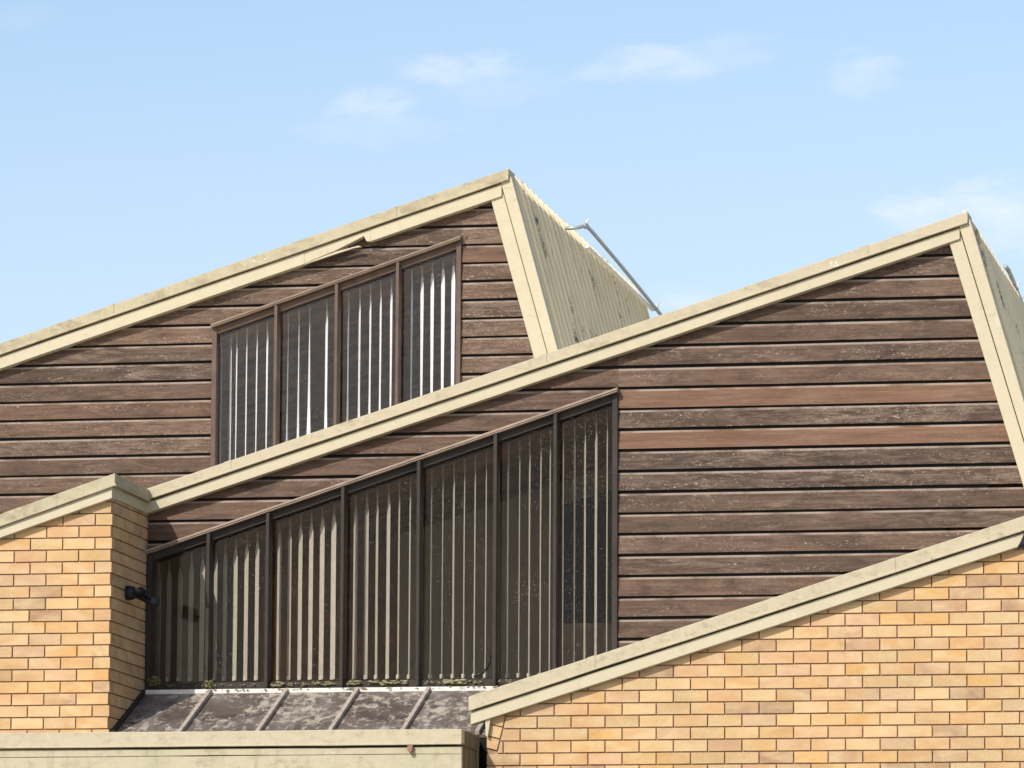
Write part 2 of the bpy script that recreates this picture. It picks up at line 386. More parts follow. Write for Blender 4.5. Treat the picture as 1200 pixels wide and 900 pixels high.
def vane(parent, x, y, z0, z1, wtop, wbot, m, pxm, wmid=None, b0=rad(11.5), hanger=.055):
    """one hanging strip of a vertical blind; its visible width in pixels at top and bottom gives the turn"""
    full = .089; n = 14; v = []; f = []
    for i in range(n+1):
        k = i/n; z = z0+(z1-z0)*k
        w = wbot+(wtop-wbot)*k if wmid is None else (wbot+(wmid-wbot)*2*k if k < .5 else wmid+(wtop-wmid)*(2*k-1))
        b = b0+math.asin(min(.98, max(.02, w/pxm/full)))
        wd = full/2
        if k > .965: wd *= .45
        dx, dy = math.sin(b)*wd, -math.cos(b)*wd
        nx, ny = -math.cos(b)*.0006, -math.sin(b)*.0006
        sw = noise.noise(Vector((x*7, z*1.4, 2)))*.0012
        cx = x+sw
        v += [(cx+dx+nx, y+dy+ny, z), (cx-dx+nx, y-dy+ny, z), (cx-dx-nx, y-dy-ny, z), (cx+dx-nx, y+dy-ny, z)]
    for i in range(n):
        a, c = 4*i, 4*i+4
        for k in range(4): f.append((a+k, a+(k+1) % 4, c+(k+1) % 4, c+k))
    f += [(0, 3, 2, 1), (4*n, 4*n+1, 4*n+2, 4*n+3)]
    o = obj('vane', v, f, m, parent)
    h = MB(); h.beam((x, y, z1-.004), (x, y, z1+hanger+.03), .012, .004, (0, 1, 0)); h.build('hanger', M['hang'], o)
    b = MB(); b.beam((x, y, z0-.002), (x, y, z0+.03), .026, .008, (0, 1, 0)); b.build('weight', m, o)
    return o

# ------------------------------------------------------------------ ribbed side cladding of a roof tooth
def ribbed(parent, top, e, Y0, Y1, L, bend):
    """sheet hung from the ridge line (x,z)=top, running down direction e, ribs spaced along Y; its top folds over the ridge"""
    e = Vector((e[0], 0, e[1])).normalized(); nrm = Vector((-e.z, 0, e.x)); nrm = nrm if nrm.x > 0 else -nrm
    P = .24; prof = [(0, 0, 1), (.05, 0, .1), (.105, 0, .1), (.125, 0, 1), (.138, .026, .1), (.185, .026, .2), (.198, 0, 1)]
    ys = []
    k = 0
    while Y0+k*P < Y1:
        for a, hgt, rib_shade in prof:
            y = Y0+k*P+a
            if y <= Y1: ys.append((y, hgt, rib_shade))
        k += 1
    T = Vector((top[0], 0, top[1]))
    e2 = (-e*.72+Vector((-.70, 0, .16))).normalized(); n2 = Vector((e2.z, 0, -e2.x)); n2 = n2 if n2.x > 0 else -n2
    rows = [(T+e2*bend, n2), (T+e2*bend*.3, (n2+nrm).normalized()), (T+e*.03, nrm), (T+e*L*.33, nrm), (T+e*L, nrm)]
    V = []; Fc = []; n = len(ys); PN = []
    for j, (p, nn) in enumerate(rows):
        for i, (y, hgt, rib_shade) in enumerate(ys):
            wv = noise.noise(Vector((y*.9, j*1.7, 1)))*.006
            V.append(p+nn*(hgt*(1.9 if j == 0 else 1)+wv+.004)+Vector((0, y, 0))+(e2*hgt*.8 if j == 0 else Vector((0, 0, 0)))); PN.append(rib_shade)
    for j in range(len(rows)-1):
        for i in range(n-1): Fc.append((j*n+i, j*n+i+1, (j+1)*n+i+1, (j+1)*n+i))
    o = obj('ribbed_cladding', V, Fc, M['corr'], parent, fix=False, attrs={'rib_shade': ('POINT', PN)})
    so = o.modifiers.new('sheet', 'SOLIDIFY'); so.thickness = .004; so.offset = 0
    return o

def tube_pipe(label, pts, clampat, group):
    t = thing('roof_pipe', label, 'pipe', pts[0], group)
    m = MB(); m.tube(pts, .017, 10); m.build('tube', M['pipe'], t, smooth=True)
    for p, d in clampat:
        c = MB(); p = Vector(p); d = Vector(d).normalized()
        c.tube([p-d*.03, p+d*.03], .026, 10); c.beam(p, p+Vector((.035, 0, .055)), .016, .016, (0, 1, 0))
        c.build('clamp', M['steel'], t)
    return t

def laps(root, A, B, d, y, m, seed, every=2.35):
    """the overlaps where one length of capping slides under the next"""
    x = B[0]-.55-.2*(seed % 3)
    while x > A[0]+.3:
        mb = MB(); z0, z1 = zon(A, B, x-.028), zon(A, B, x+.028); w = wob(x, seed, .004)
        mb.prism([(x-.028, z0+.003+w), (x-.028, z0-d+.010+w), (x+.028, z1-d+.010+w), (x+.028, z1+.003+w)], y-.0035, y+.05); x -= every
        mb.build('capping_lap', m, root, bevel=.001)
# ================================================================== REAR ROOF BAY
def bay(name, label, Y, fa, fb, exA, drop1, drop2, drop3, rake, winspec, siding, depth, capm, lowfascia=None, seed=0):
    """a timber clad end wall under a sloping fascia with a leaning rake board at its high end"""
    yc = Y-.115
    A, B = xz(*fa, yc), xz(*fb, yc)
    A2, B2 = ext(A, B, exA, 0)
    root = thing(name, label, 'building', (A2[0]+.1, Y, 0))
    c = MB(); strip(c, A2, B2, 0, drop1, yc, Y+.15, seed, .004); strip(c, A2, B2, drop1-.012, drop1+.003, yc-.007, Y-.06, seed, .004)
    c.build('capping', capm, root, bevel=.004)
    laps(root, A2, B2, drop1, yc, capm, seed)
    yl = Y-.094
    lf = MB()
    if lowfascia is None: strip(lf, A2, (B2[0]-.06, B2[1]-(B2[0]-(B2[0]-.06))*(B2[1]-A2[1])/(B2[0]-A2[0])), drop2, drop3, yl, Y+.1, seed+9, .0035)
    else: lowfascia(lf, A2, B2, yl, Y)
    lf.build('fascia_board', M['fascia'], root, bevel=.004)
    # rake: flat board plus a flashing standing prouder
    yr = Y-.075
    (l0, l1), (g0, g1), (q0, q1) = rake
    rb = MB(); P = lambda p: xz(*p, yr)
    def down(p, q, k): a, b = P(p), P(q); return ext(a, b, 0, k)
    La, Lb = down(l0, l1, .6); Ga, Gb = down(g0, g1, .6); Qa, Qb = down(q0, q1, .6)
    rb.prism([La, Lb, (Gb[0]-.007, Gb[1]), (Ga[0]-.007, Ga[1])], yr, Y+.02); rb.build('rake_board', M['fascia'], root, bevel=.004)
    rf = MB(); rf.prism([Ga, Gb, Qb, Qa], yr-.018, Y+.03); rf.build('rake_flashing', M['fascia'], root, bevel=.005)
    e = (Qb[0]-Qa[0], Qb[1]-Qa[1])
    # siding, window
    wl, wr, HA, HB, zb, mull, mf, mg = winspec
    xl = A2[0]+.02; xr = Qb[0]
    zr, expo, tint_of, sd = siding
    fl = ((A2[0], A2[1]-drop1), (B2[0], B2[1]-drop1))
    boards(root, Y, xl, xr, zr, expo, min(Gb[1], zb)-.5, B[1], [((fl[1]), (fl[0])), (Gb, Ga)], (wl, wr, HA, HB, zb), tint_of, sd)
    back = MB()                                         # sheathing behind the boards, in pieces round the window
    zlow = zb-1.2
    roofz = lambda x: zon(fl[0], fl[1], x)-.01
    def qp(x0, x1, zl0, zl1): back.prism([(x0, zl0), (x1, zl1), (x1, roofz(x1)), (x0, roofz(x0))], Y+.002, Y+.09)
    qp(xl, wl, zlow, zlow); qp(wl, wr, zon(HA, HB, wl), zon(HA, HB, wr))
    xt = Qa[0]-.03
    back.prism([(wr, zlow), (Qb[0]-.03+(Qb[0]-Qa[0])*.0, Qb[1]), (xt, Qa[1]-.02), (wr, roofz(wr))], Y+.002, Y+.09)
    back.prism([(wl, zlow), (wr, zlow), (wr, zb), (wl, zb)], Y+.002, Y+.09)
    back.build('wall_sheathing', M['paper'], root)
    window(root, Y, wl, wr, HA, HB, zb, mull, mf, mg, M['flash'] if Y < 3 else M['flashR'])
    # the rest of the volume: roof, ceiling, side and back walls, floor
    y1 = Y+depth
    r = MB(); r.prism([(A2[0], A2[1]-.03), (B2[0]-.02, B2[1]-.03), (B2[0]-.02, B2[1]-.10), (A2[0], A2[1]-.10)], Y+.15, y1); r.build('roof', M['roof'], root)
    ce = MB(); ce.prism([(A2[0], A2[1]-.14), (B2[0]-.08, B2[1]-.14), (B2[0]-.08, B2[1]-.20), (A2[0], A2[1]-.20)], Y+.10, y1); ce.build('ceiling', M['ceil'], root)
    s = MB(); s.box((A2[0], Y+.1, zlow), (A2[0]+.1, y1, A2[1]-.2))
    s.prism([(Qa[0]-.12, Qa[1]), (Qa[0]-.04, Qa[1]), (Qb[0]-.04, Qb[1]), (Qb[0]-.12, Qb[1])], Y+.1, y1)
    s.box((A2[0], Y+.1, zlow-.1), (Qb[0], y1, zlow)); bw = MB(); bw.prism([(A2[0], zlow-.1), (Qb[0], zlow-.1), (Qa[0]-.03, Qa[1]), (A2[0], A2[1]-.12)], y1, y1+.1)
    s.build('inner_wall', M['room'], root); bw.build('timber_lining', M['ceil'], root)
    return root, Qa, e, (A2, B2)

# rear window
wlR, wrR = at(249, 460, YB).x, at(541, 360, YB).x
HAr, HBr = xz(248.7, 380, YB-.06), xz(542, 276, YB-.06)
HAr, HBr = (wlR, zon(HAr, HBr, wlR)), (wrR, zon(HAr, HBr, wrR))
zbR = at(250, 590, YB).z
mullR = [at(323.5, 430, YB-.05).x, at(394.5, 400, YB-.05).x, at(466, 400, YB-.05).x]
zrefR = at(60, 448, YB-.026).z
def tintR(i, side, rnd):
    t = rnd.uniform(.12, .66); w = rnd.uniform(.2, .85)
    if side == 'R': t = rnd.uniform(.3, .6); w = rnd.uniform(.65, 1.0)
    if side == 'T': w = rnd.uniform(.6, .95)
    if side == 'L' and rnd.random() < .25: t = rnd.uniform(.6, .72)
    if side == 'R' and abs(zrefR+(i+.5)*.1515-at(560, 288, YB).z) < .076: t, w = .72, .05
    return t, w
def rear_low(mb, A2, B2, yl, Y):
    X = lambda px, py: xz(px, py, yl)
    d2, d3 = .105, .205
    n0 = X(360, 0)[0]; n1 = X(437, 0)[0]
    z0 = lambda x, d: zon(A2, B2, x)-d
    strip(mb, A2, (n0, z0(n0, 0)), d2, d3, yl, Y+.1, 9, .003, 20)
    xb = B2[0]-.06
    strip(mb, (n1, z0(n1, 0)), (xb, z0(xb, 0)), d2, d3, yl, Y+.1, 9, .003, 14)
    k1, k2, k3 = X(396, 0)[0], X(420, 0)[0], X(432, 0)[0]
    mb.prism([(n0, z0(n0, d2)), (n1, z0(n1, d2)), (n1, z0(n1, d3)), (k3, z0(k3, d3-.012)), (k3-.02, z0(k3, d3-.055)), (k2, z0(k2, d3-.05)), (k1, z0(k1, d3-.022)), (n0, z0(n0, d3-.004))], yl+.001, Y+.09)
    # the split lower edge of the board, sagging out
    mb.prism([(n0, z0(n0, d3-.001)), (k1, z0(k1, d3-.012)), (k2+.02, z0(k2, d3-.004)), (k2+.05, z0(k2, d3+.006)), (k2-.02, z0(k2, d3+.017)), (k1, z0(k1, d3+.008)), (n0, z0(n0, d3+.006))], yl-.006, yl+.02)
rear, topR, eR, lineR = bay('timber_bay', 'rear sawtooth bay with brown weathered boards and a wide view of its cream ribbed side', YB,
    (0, 402.5), (596, 197), .22, .092, .105, .205,
    (((574.7, 232), (625, 416.7)), ((587, 213), (638, 398.7)), ((599.5, 207), (646, 380))),
    (wlR, wrR, HAr, HBr, zbR, mullR, M['frameR'], M['glassR']), (zrefR, .1515, tintR, 11), 6.35, M['capold'], rear_low, 2)
ribbed(rear, (topR[0]-.004, topR[1]-.03), eR, YB+.0, YB+6.35, 3.4, .13)
fl = MB(); E = Vector((eR[0], 0, eR[1])).normalized(); N = Vector((-E.z, 0, E.x)); N = N if N.x > 0 else -N
T0 = Vector((topR[0], 0, topR[1]))
fl.beam(T0+E*.075+N*.045+Vector((0, YB+3.0, 0)), T0+E*.11+N*.045+Vector((0, YB+6.36, 0)), .018, .03, N); fl.build('ridge_trim', M['vaneW'], rear)

# ================================================================== FRONT ROOF BAY
wlF, wrF = at(172.5, 720, YF).x, at(724.5, 620, YF).x
HAf, HBf = xz(172, 645, YF-.06), xz(727, 453.5, YF-.06)
HAf, HBf = (wlF, zon(HAf, HBf, wlF)), (wrF, zon(HAf, HBf, wrF))
zbF = at(400, 807, YF-.03).z
mullF = [at(px, 760, YF-.06).x for px in (243, 312.5, 400.5, 489.5, 579.5, 650)]
zrefF = at(760, 476.8, YF-.026).z
def tintF(i, side, rnd):
    t = rnd.uniform(.08, .6); w = rnd.uniform(.1, .65)
    if side == 'T': t = rnd.uniform(.42, .62); w = rnd.uniform(.05, .35)
    if side == 'R':
        if i in (0, -2): t, w = (.87, .25)
        elif i in (-7,): t = .45
        elif i > 0: t = rnd.uniform(.2, .68)
        elif i < -5: t = rnd.uniform(.22, .6); w = rnd.uniform(.1, .5)
        else: t = rnd.uniform(.08, .58); w = rnd.uniform(.3, .85)
    return t, w
front, topF, eF, lineF = bay('timber_bay', 'front timber clad sawtooth bay with long dark raked window beside the left brick pier', YF,
    (171.3, 573), (1134, 247.5), .03, .082, .095, .178,
    (((1112, 283.3), (1200, 572)), ((1124, 265), (1200, 515)), ((1137, 257), (1185, 419))),
    (wlF, wrF, HAf, HBf, zbF, mullF, M['frameF'], M['glassF']), (zrefF, .1525, tintF, 23), 3.85, M['cap'], None, 4)
ribbed(front, (topF[0]-.004, topF[1]-.03), eF, YF+.0, YF+10, 4.2, .12)

# the roof goes on behind the ridge of the rear bay, and beyond the right hand cladding
def hit(top, e, A, B):
    k = 0
    while top[1]+e[1]*k > zon(A, B, top[0]+e[0]*k)-.03 and k < 20: k += .005
    return top[0]+e[0]*k
xr0 = hit(topR, eR, *lineF)-.05
r2 = MB(); za = lambda x: zon(*lineF, x)-.035
r2.prism([(xr0, za(xr0)), (topF[0]-.05, za(topF[0]-.05)), (topF[0]-.05, za(topF[0]-.05)-.07), (xr0, za(xr0)-.07)], YF+3.86, YB+9); r2.build('roof', M['roof'], front)
# what one sees through the front glass: a low beam, a grey inner wall under it and a dark doorway
ya = YF+2.6
iw = MB(); a, b = xz(466, 628, ya), xz(740, 538, ya); c = at(466, 900, ya).z
iw.prism([a, b, (b[0], c), (a[0], c)], ya, ya+.08); iw.build('partition', M['screen'], front)
dk = MB(); a2, b2 = xz(659, 592, ya-.02), xz(730, 570, ya-.02); c2 = at(659, 730, ya-.02).z
dk.prism([a2, b2, (b2[0], c2), (a2[0], c2)], ya-.03, ya-.005); dk.build('inner_door', M['dark'], front)

# ---------------- vertical blinds
def blind(label, Y, HA, HB, zb, spec, m, group):
    pxm = F/ (at(400, 600, Y)-CAM).dot(FWD)
    t = thing('vertical_blind', label, 'blind', (HA[0]+.1, Y, zb+.1), group)
    rail = MB(); e0 = (HA[0]+.04, zon(HA, HB, HA[0]+.04)-.045); e1 = (HB[0]-.04, zon(HA, HB, HB[0]-.04)-.045)
    strip(rail, e0, e1, 0, .03, Y-.02, Y+.02, 1, 0, 4); rail.build('headrail', M['frameF'], t)
    for px, wt, wb, wm in spec:
        x = at(px, 700 if Y < 3 else 420, Y).x
        zt = zon(HA, HB, x)-.085-.085
        vane(t, x, Y, zb+.085, zt, wt, wb, m, pxm, wm)
    return t
FV = []
for px in (186, 198, 211, 224, 237): FV.append((px, 6, 6, None))
for px, w in ((252.5, 4.5), (263.5, 5), (275.6, 5.5), (288.5, 5), (301, 4.8)): FV.append((px, w, w, None))
for px, w in ((327, 5), (339, 4.5), (351.6, 4.8), (364, 5.2), (377, 5.6), (390.5, 6)): FV.append((px, w, w, None))
for px, w in ((416, 4.6), (429, 4.8), (441.3, 2.8), (454.5, 4), (467, 1.8), (479.8, 1.6)): FV.append((px, w, w, None))
for px, w in ((505, 1.4), (518, 1.2), (531, 1.9), (543.5, 1.1), (556, 1.2), (569, 1.0)): FV.append((px, w, w, None))
for px, w in ((595, 1.5), (608, 1.1), (620, 1.3), (633, 1.1), (644, .9)): FV.append((px, w, w, None))
for px, w in ((659.6, .7), (672.5, 1.5), (685, 1.6), (698, 2.2), (711, .8)): FV.append((px, w, w, None))
blind('long cream vertical blind hanging behind the dark raked window of the front bay', YF+.16, HAf, HBf, zbF, FV, M['vane'], 'vertical blinds behind the raked windows')
RV = [(258.7, 4, 3, None), (270.4, 2.4, 2.6, 3), (277.3, 2, 1.2, 2), (289, 1.6, 1.2, 1.8), (301, 1.8, 1.0, 1.8), (313, 2.6, 1.2, 2),
      (337.5, .7, 4.5, 1.6), (350, .8, 5.5, 2.2), (362.5, .8, 8, 3), (382.5, 3, 6, 2.8),
      (408, 1.4, 4.5, 1.8), (421, 2.4, 4.5, 2.4), (433.5, 2.2, 4.5, 2), (445.5, 2.2, 3.2, 2), (458, 3, 1.4, 2),
      (482, 2.2, 1.6, 1.6), (494, 4, 1.6, 2.6), (506, 4.2, 1.8, 3), (518.5, 4.6, 1.6, 3), (530.5, 4.6, 2, 3.6)]
blind('white vertical blind with twisted vanes hanging behind the brown framed rear window', YB+.15, HAr, HBr, zbR, RV, M['vaneW'], 'vertical blinds behind the raked windows')

# ================================================================== BRICKWORK
def bricks(parent, Y, x0, zc, xl, xr, zlo, clips, seed, axis='x', tint_rng=(0, 1), ylimit=None, dirt=0):
    """running bond of separate bricks (one mesh); axis 'y' lays a return wall facing +x at x=Y"""
    rnd = random.Random(seed); V, Fc, T, W = [], [], [], []
    CH, BL, J = .086, .240, .010
    i = 0; z = zc
    rows = []
    while z > zlo: rows.append(z); z -= CH
    for r, zt in enumerate(rows):
        o = (r % 2)*BL/2; k0 = int(math.floor((xl-x0-o)/BL)); k1 = int(math.ceil((xr-x0-o)/BL))
        for k in range(k0, k1+1):
            a = x0+o+k*BL+J/2; b = a+BL-J; a2, b2 = max(a, xl), min(b, xr)
            if b2-a2 < .02: continue
            q = rnd.uniform(-.0012, .0012)
            pl = [(a2, zt-CH+J+q), (b2, zt-CH+J-q), (b2, zt+rnd.uniform(-.001, .001)), (a2, zt)]
            for p, s in clips: pl = clip(pl, p, s) if len(pl) > 2 else pl
            if len(pl) < 3 or area(pl) < .0003: continue
            yj = rnd.uniform(-.0015, .0015); n = len(pl); of = len(V)
            for x, zz in pl: V.append((x, Y+yj, zz) if axis == 'x' else (Y-yj, x, zz))
            for x, zz in pl: V.append((x, Y+.05, zz) if axis == 'x' else (Y-.05, x, zz))
            Fc.append(tuple(range(of, of+n))); Fc.append(tuple(reversed(range(of+n, of+2*n))))
            for j in range(n): Fc.append((of+j, of+j+n, of+(j+1) % n+n, of+(j+1) % n))
            t = min(1, max(0, rnd.gauss(.50, .34))); w = rnd.random()
            T.extend([t]*(n+2)); W.extend([w]*(n+2))
    return V, Fc, T, W

def brick_obj(parent, sets):
    V, Fc, T, W = [], [], [], []
    for v, f, t, w in sets:
        o = len(V); V += v; Fc += [tuple(i+o for i in q) for q in f]; T += t; W += w
    return obj('brickwork', V, Fc, M['brick'], parent, attrs={'tint': ('FACE', T), 'wear': ('FACE', W)})

# ---- left pier: front face and a return running back to the front bay
cA, cB = xz(0, 602.5, YL-.07), xz(134.7, 554.5, YL-.07)
cA2, _ = ext(cA, cB, 1.6, 0)
xE = at(129.6, 720, YL).x                                # the corner of the bricks
lp = thing('brick_wall', 'tan brick pier at the left with two sunlit and shaded faces and a black lamp on its side', 'wall', (xE-.6, YL, 0))
under = .168
ff = lambda x: zon(cA2, cB, x)
fl0, fl1 = (cA2[0], cA2[1]-under+.02), (cB[0], cB[1]-under+.02)
zc = at(129, 854.8, YL).z + .086*40                        # a joint falls on the capping of the canopy
SL = bricks(lp, YL, xE-.240*30-.005+.120, zc, cA2[0]+.05, xE, 0, [(fl1, fl0)], 31)
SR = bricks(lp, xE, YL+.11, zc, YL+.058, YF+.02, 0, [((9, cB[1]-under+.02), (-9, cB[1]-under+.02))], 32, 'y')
SR = (SR[0], SR[1], [t*.62 for t in SR[2]], SR[3])  # return bricks tinted darker: the shade of this face put into colour
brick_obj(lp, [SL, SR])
mo = MB(); mo.prism([(cA2[0]+.05, 0), (xE-.014, 0), (xE-.014, ff(xE)-under+.015), (cA2[0]+.05, ff(cA2[0]+.05)-under+.015)], YL+.014, YF+.0); mo.build('mortar', M['mortar'], lp)
cp = MB(); strip(cp, cA2, cB, 0, .086, YL-.07, YL+.2, 51, .004); strip(cp, cA2, cB, .076, .092, YL-.077, YL-.03, 51, .004)
xo = cB[0]
def rband(mb, z0, z1, x0, x1, ya, yb, n=10, seed=0):
    v = []; f = []
    for i in range(n+1):
        y = ya+(yb-ya)*i/n; w0 = wob(y, seed, .003)
        v += [(x1, y, z0+w0), (x1, y, z1+w0), (x0, y, z0), (x0, y, z1)]
    for i in range(n):
        a, b = 4*i, 4*i+4; f += [(a, b, b+1, a+1), (a+2, a+3, b+3, b+2), (a, a+2, b+2, b), (a+1, b+1, b+3, a+3)]
    f += [(0, 1, 3, 2), (4*n, 4*n+2, 4*n+3, 4*n+1)]
    mb.add(v, f)
rband(cp, cB[1]-.086, cB[1]-.003, xo-.012, xo+.001, YL-.069, YF-.118, 10, 3); rband(cp, cB[1]-.093, cB[1]-.077, xo-.02, xo+.012, YL-.08, YF-.12, 10, 3)
cp.build('capping', M['capold'], lp, bevel=.003)
fb = MB(); xf = xo-.024
strip(fb, cA2, (xf, ff(xf)), .093, under, YL-.053, YL+.05, 52, .003); rband(fb, cB[1]-.172, cB[1]-.092, xf-.02, xf+.001, YL-.044, YF-.085, 10, 4)
fb.build('fascia_board', M['fascia'], lp, bevel=.003)
rr = MB(); rr.prism([(cA2[0], cA2[1]-.02), (xo-.03, cB[1]-.02), (xo-.03, cB[1]-.08), (cA2[0], cA2[1]-.08)], YL+.2, YB-.02); rr.build('roof', M['roof'], lp)

# ---- right wall under its sloping capping
kA, kB = xz(549, 816.5, YR-.075), xz(1200, 604.5, YR-.075)
_, kB2 = ext(kA, kB, 0, .55)
kz = lambda x: zon(kA, kB, x)
xW = at(570.5, 880, YR).x
rw = thing('brick_wall', 'wide sunlit tan brick wall at the lower right under a rising cream capping', 'wall', (xW+2, YR, 0))
un = .205
g0, g1 = (kA[0], kA[1]-un+.03), (kB2[0], kB2[1]-un+.03)
zc2 = at(640, 883.3, YR).z+.086*60
cutT, cutB = xz(592.3, 841, YR), xz(583, 879.5, YR)
zB = at(583, 880.5, YR).z
x0b = at(609.5, 870, YR).x - .240*30 + .0
allb = bricks(rw, YR, x0b, zc2, xW, kB2[0]-.05, 0, [(g1, g0)], 77)
# bricks at the end are cut to a leaning line: rebuild those few by clipping them
def cut_end(S):
    V, Fc, T, W = S; oV, oF, oT, oW = [], [], [], []
    i = 0
    while i < len(Fc):
        n = len(Fc[i]); blk = Fc[i:i+n+2]; pl = [(V[j][0], V[j][2]) for j in blk[0]]; yy = V[blk[0][0]][1]
        if max(p[1] for p in pl) > zB+.012 and min(p[0] for p in pl) < cutT[0]+.01:
            pl = clip(pl, (cutT[0]+.004, cutT[1]), (cutB[0]+.004, cutB[1]))
        if len(pl) >= 3 and area(pl) > .0003:
            m = len(pl); o = len(oV)
            oV += [(x, yy, z) for x, z in pl]+[(x, yy+.05, z) for x, z in pl]
            oF += [tuple(range(o, o+m)), tuple(reversed(range(o+m, o+2*m)))]+[(o+j, o+j+m, o+(j+1) % m+m, o+(j+1) % m) for j in range(m)]
            oT += [T[i]]*(m+2); oW += [W[i]]*(m+2)
        i += n+2
    dvec = ((cutT[0]-cutB[0]), (cutT[1]-cutB[1])); ln = math.hypot(*dvec); dn = (dvec[0]/ln, dvec[1]/ln); pn = (-dn[1], dn[0])
    for k in range(4):
        b0, b1 = k*.084+.004, k*.084+.079; w = .125
        p = lambda s, t: (cutB[0]-.006+dn[0]*s+pn[0]*t, cutB[1]+dn[1]*s+pn[1]*t)
        pl = [p(b0, w), p(b0, 0), p(b1, 0), p(b1, w)]
        pl = clip(pl, (xW, 1), (xW, 0)); pl = clip(pl, g1, g0) if len(pl) > 2 else pl
        pl = clip(pl, (0, zB+.006), (1, zB+.006)) if len(pl) > 2 else pl
        if len(pl) < 3: continue
        m = len(pl); o = len(oV)
        oV += [(x, YR-.002, z) for x, z in pl]+[(x, YR+.05, z) for x, z in pl]
        oF += [tuple(range(o, o+m)), tuple(reversed(range(o+m, o+2*m)))]+[(o+j, o+j+m, o+(j+1) % m+m, o+(j+1) % m) for j in range(m)]
        oT += [(.5, .85, .7, .6)[k]]*(m+2); oW += [.3*k]*(m+2)
    return oV, oF, oT, oW
brick_obj(rw, [cut_end(allb)])
mo = MB(); mo.prism([(xW+.002, 0), (kB2[0]-.05, 0), (kB2[0]-.05, kz(kB2[0]-.05)-un+.02), (xW+.002, kz(xW)-un+.02)], YR+.014, YR+.24); mo.build('mortar', M['mortar'], rw)
cp = MB(); strip(cp, kA, kB2, 0, .098, YR-.075, YR+.3, 61, .004, 60); strip(cp, kA, kB2, .086, .102, YR-.083, YR-.04, 61, .004, 60); cp.build('capping', M['cap'], rw, bevel=.004); laps(rw, kA, kB2, .098, YR-.075, M['cap'], 5, 2.1)
fb = MB(); strip(fb, (kA[0]+.012, kz(kA[0]+.012)), kB2, .112, un-.008, YR-.058, YR+.06, 62, .003, 60); fb.build('fascia_board', M['fascia'], rw, bevel=.004)
br = MB(); p = at(572.5, 850, YR-.03); br.prism([xz(569, 843, YR-.03), xz(575, 841, YR-.03), xz(573.5, 852, YR-.03), xz(571.5, 864, YR-.03), xz(569.5, 862, YR-.03)], YR-.04, YR-.01); br.build('bracket', M['fascia'], rw)
rr = MB(); xf0 = hit(topF, eF, kA, kB2)-.05
rr.prism([(xf0, kz(xf0)-.03), (kB2[0], kB2[1]-.03), (kB2[0], kB2[1]-.09), (xf0, kz(xf0)-.09)], YF-.02, YF+9)
rr.prism([(kA[0]+.1, kz(kA[0]+.1)-.02), (kB2[0], kB2[1]-.02), (kB2[0], kB2[1]-.08), (kA[0]+.1, kz(kA[0]+.1)-.08)], YR+.3, YF-.03); rr.build('roof', M['roof'], rw)

# ================================================================== LEAN-TO GLAZING UNDER THE FRONT WINDOW
zs = zbF-.004; ys = YF-.07
pL = at(166, 811, ys); 
xsl, xsr = pL.x+.0, at(640, 806, ys).x
SY = YL+.04-.05                                             # lower edge lies behind the canopy
run = ys-SY; fall = .40
sk = thing('lean_to_skylight', 'low sloping dark skylight spotted with lichen below the front raked window', 'skylight', (xsl+1.5, ys, 0))
def slope_pt(x, k, lift=0):
    nz = run/math.hypot(run, fall); ny = -fall/math.hypot(run, fall)
    return Vector((x, ys-run*k+ny*lift, zs-.02-fall*k+nz*lift))
barx = [at(px, 811, ys).x for px in (168.5, 247, 336.5, 419.5, 503, 590)]
xe = at(640, 811, ys).x
for a, b in zip(barx, barx[1:]+[xe]):
    m = MB(); n = 1
    v = [slope_pt(a, 0), slope_pt(b, 0), slope_pt(b, 1), slope_pt(a, 1)]
    w = [slope_pt(a, 0, -.02), slope_pt(b, 0, -.02), slope_pt(b, 1, -.02), slope_pt(a, 1, -.02)]
    m.add(v+w, [(0, 3, 2, 1), (4, 5, 6, 7)]+[(i, (i+1) % 4, (i+1) % 4+4, i+4) for i in range(4)]); m.build('glazing_panel', M['lichen'], sk)
for i, x in enumerate(barx):
    m = MB(); a, b = slope_pt(x, .0, .016), slope_pt(x, 1, .016)
    m.beam(a, b, .032 if i else .04, .034, (0, .4, 1)); m.build('glazing_bar', M['bar'] if i else M['frameF'], sk, bevel=.004)
m = MB(); m.beam((xsl-.02, ys+.0, zs-.012), (at(581, 806, ys).x, ys+.0, zs-.012), .05, .034); m.build('sill_flashing', M['sill'], sk, bevel=.004)
m = MB(); m.box((xsl-.05, SY-.06, 0), (at(577, 870, SY).x, SY+.0, zs-.05-fall)); m.build('dark_backing', M['dark'], sk)  # near-black slab added so the gap beside the canopy end looks shaded

# ================================================================== CANOPY BOX ALONG THE BOTTOM
xgr = at(541, 870, YG).x; xgl = at(-80, 870, YG).x
zg = at(300, 856.3, YG).z; 
gb = thing('canopy_box', 'mossy cream boxed gutter along the lower left with a dark stained end', 'canopy', ((xgl+xgr)/2, YG, zg-.7))
def gz(x): return zg+(x-at(300, 856, YG).x)*.0006
cpb = MB(); strip(cpb, (xgl, zg), (xgr, zg), 0, .100, YG, YG+.10, 71, .0035, 40); strip(cpb, (xgl, zg), (xgr, zg), .094, .108, YG-.012, YG+.04, 72, .003, 40); cpb.build('capping', M['cap'], gb, bevel=.004)
fcb = MB(); strip(fcb, (xgl, zg), (xgr-.004, zg), .121, .168, YG+.014, YG+.06, 73, .003, 40); strip(fcb, (xgl, zg), (xgr-.004, zg), .171, .75, YG+.019, YG+.06, 74, .004, 40); fcb.build('fascia_board', M['mossy'], gb, bevel=.002)
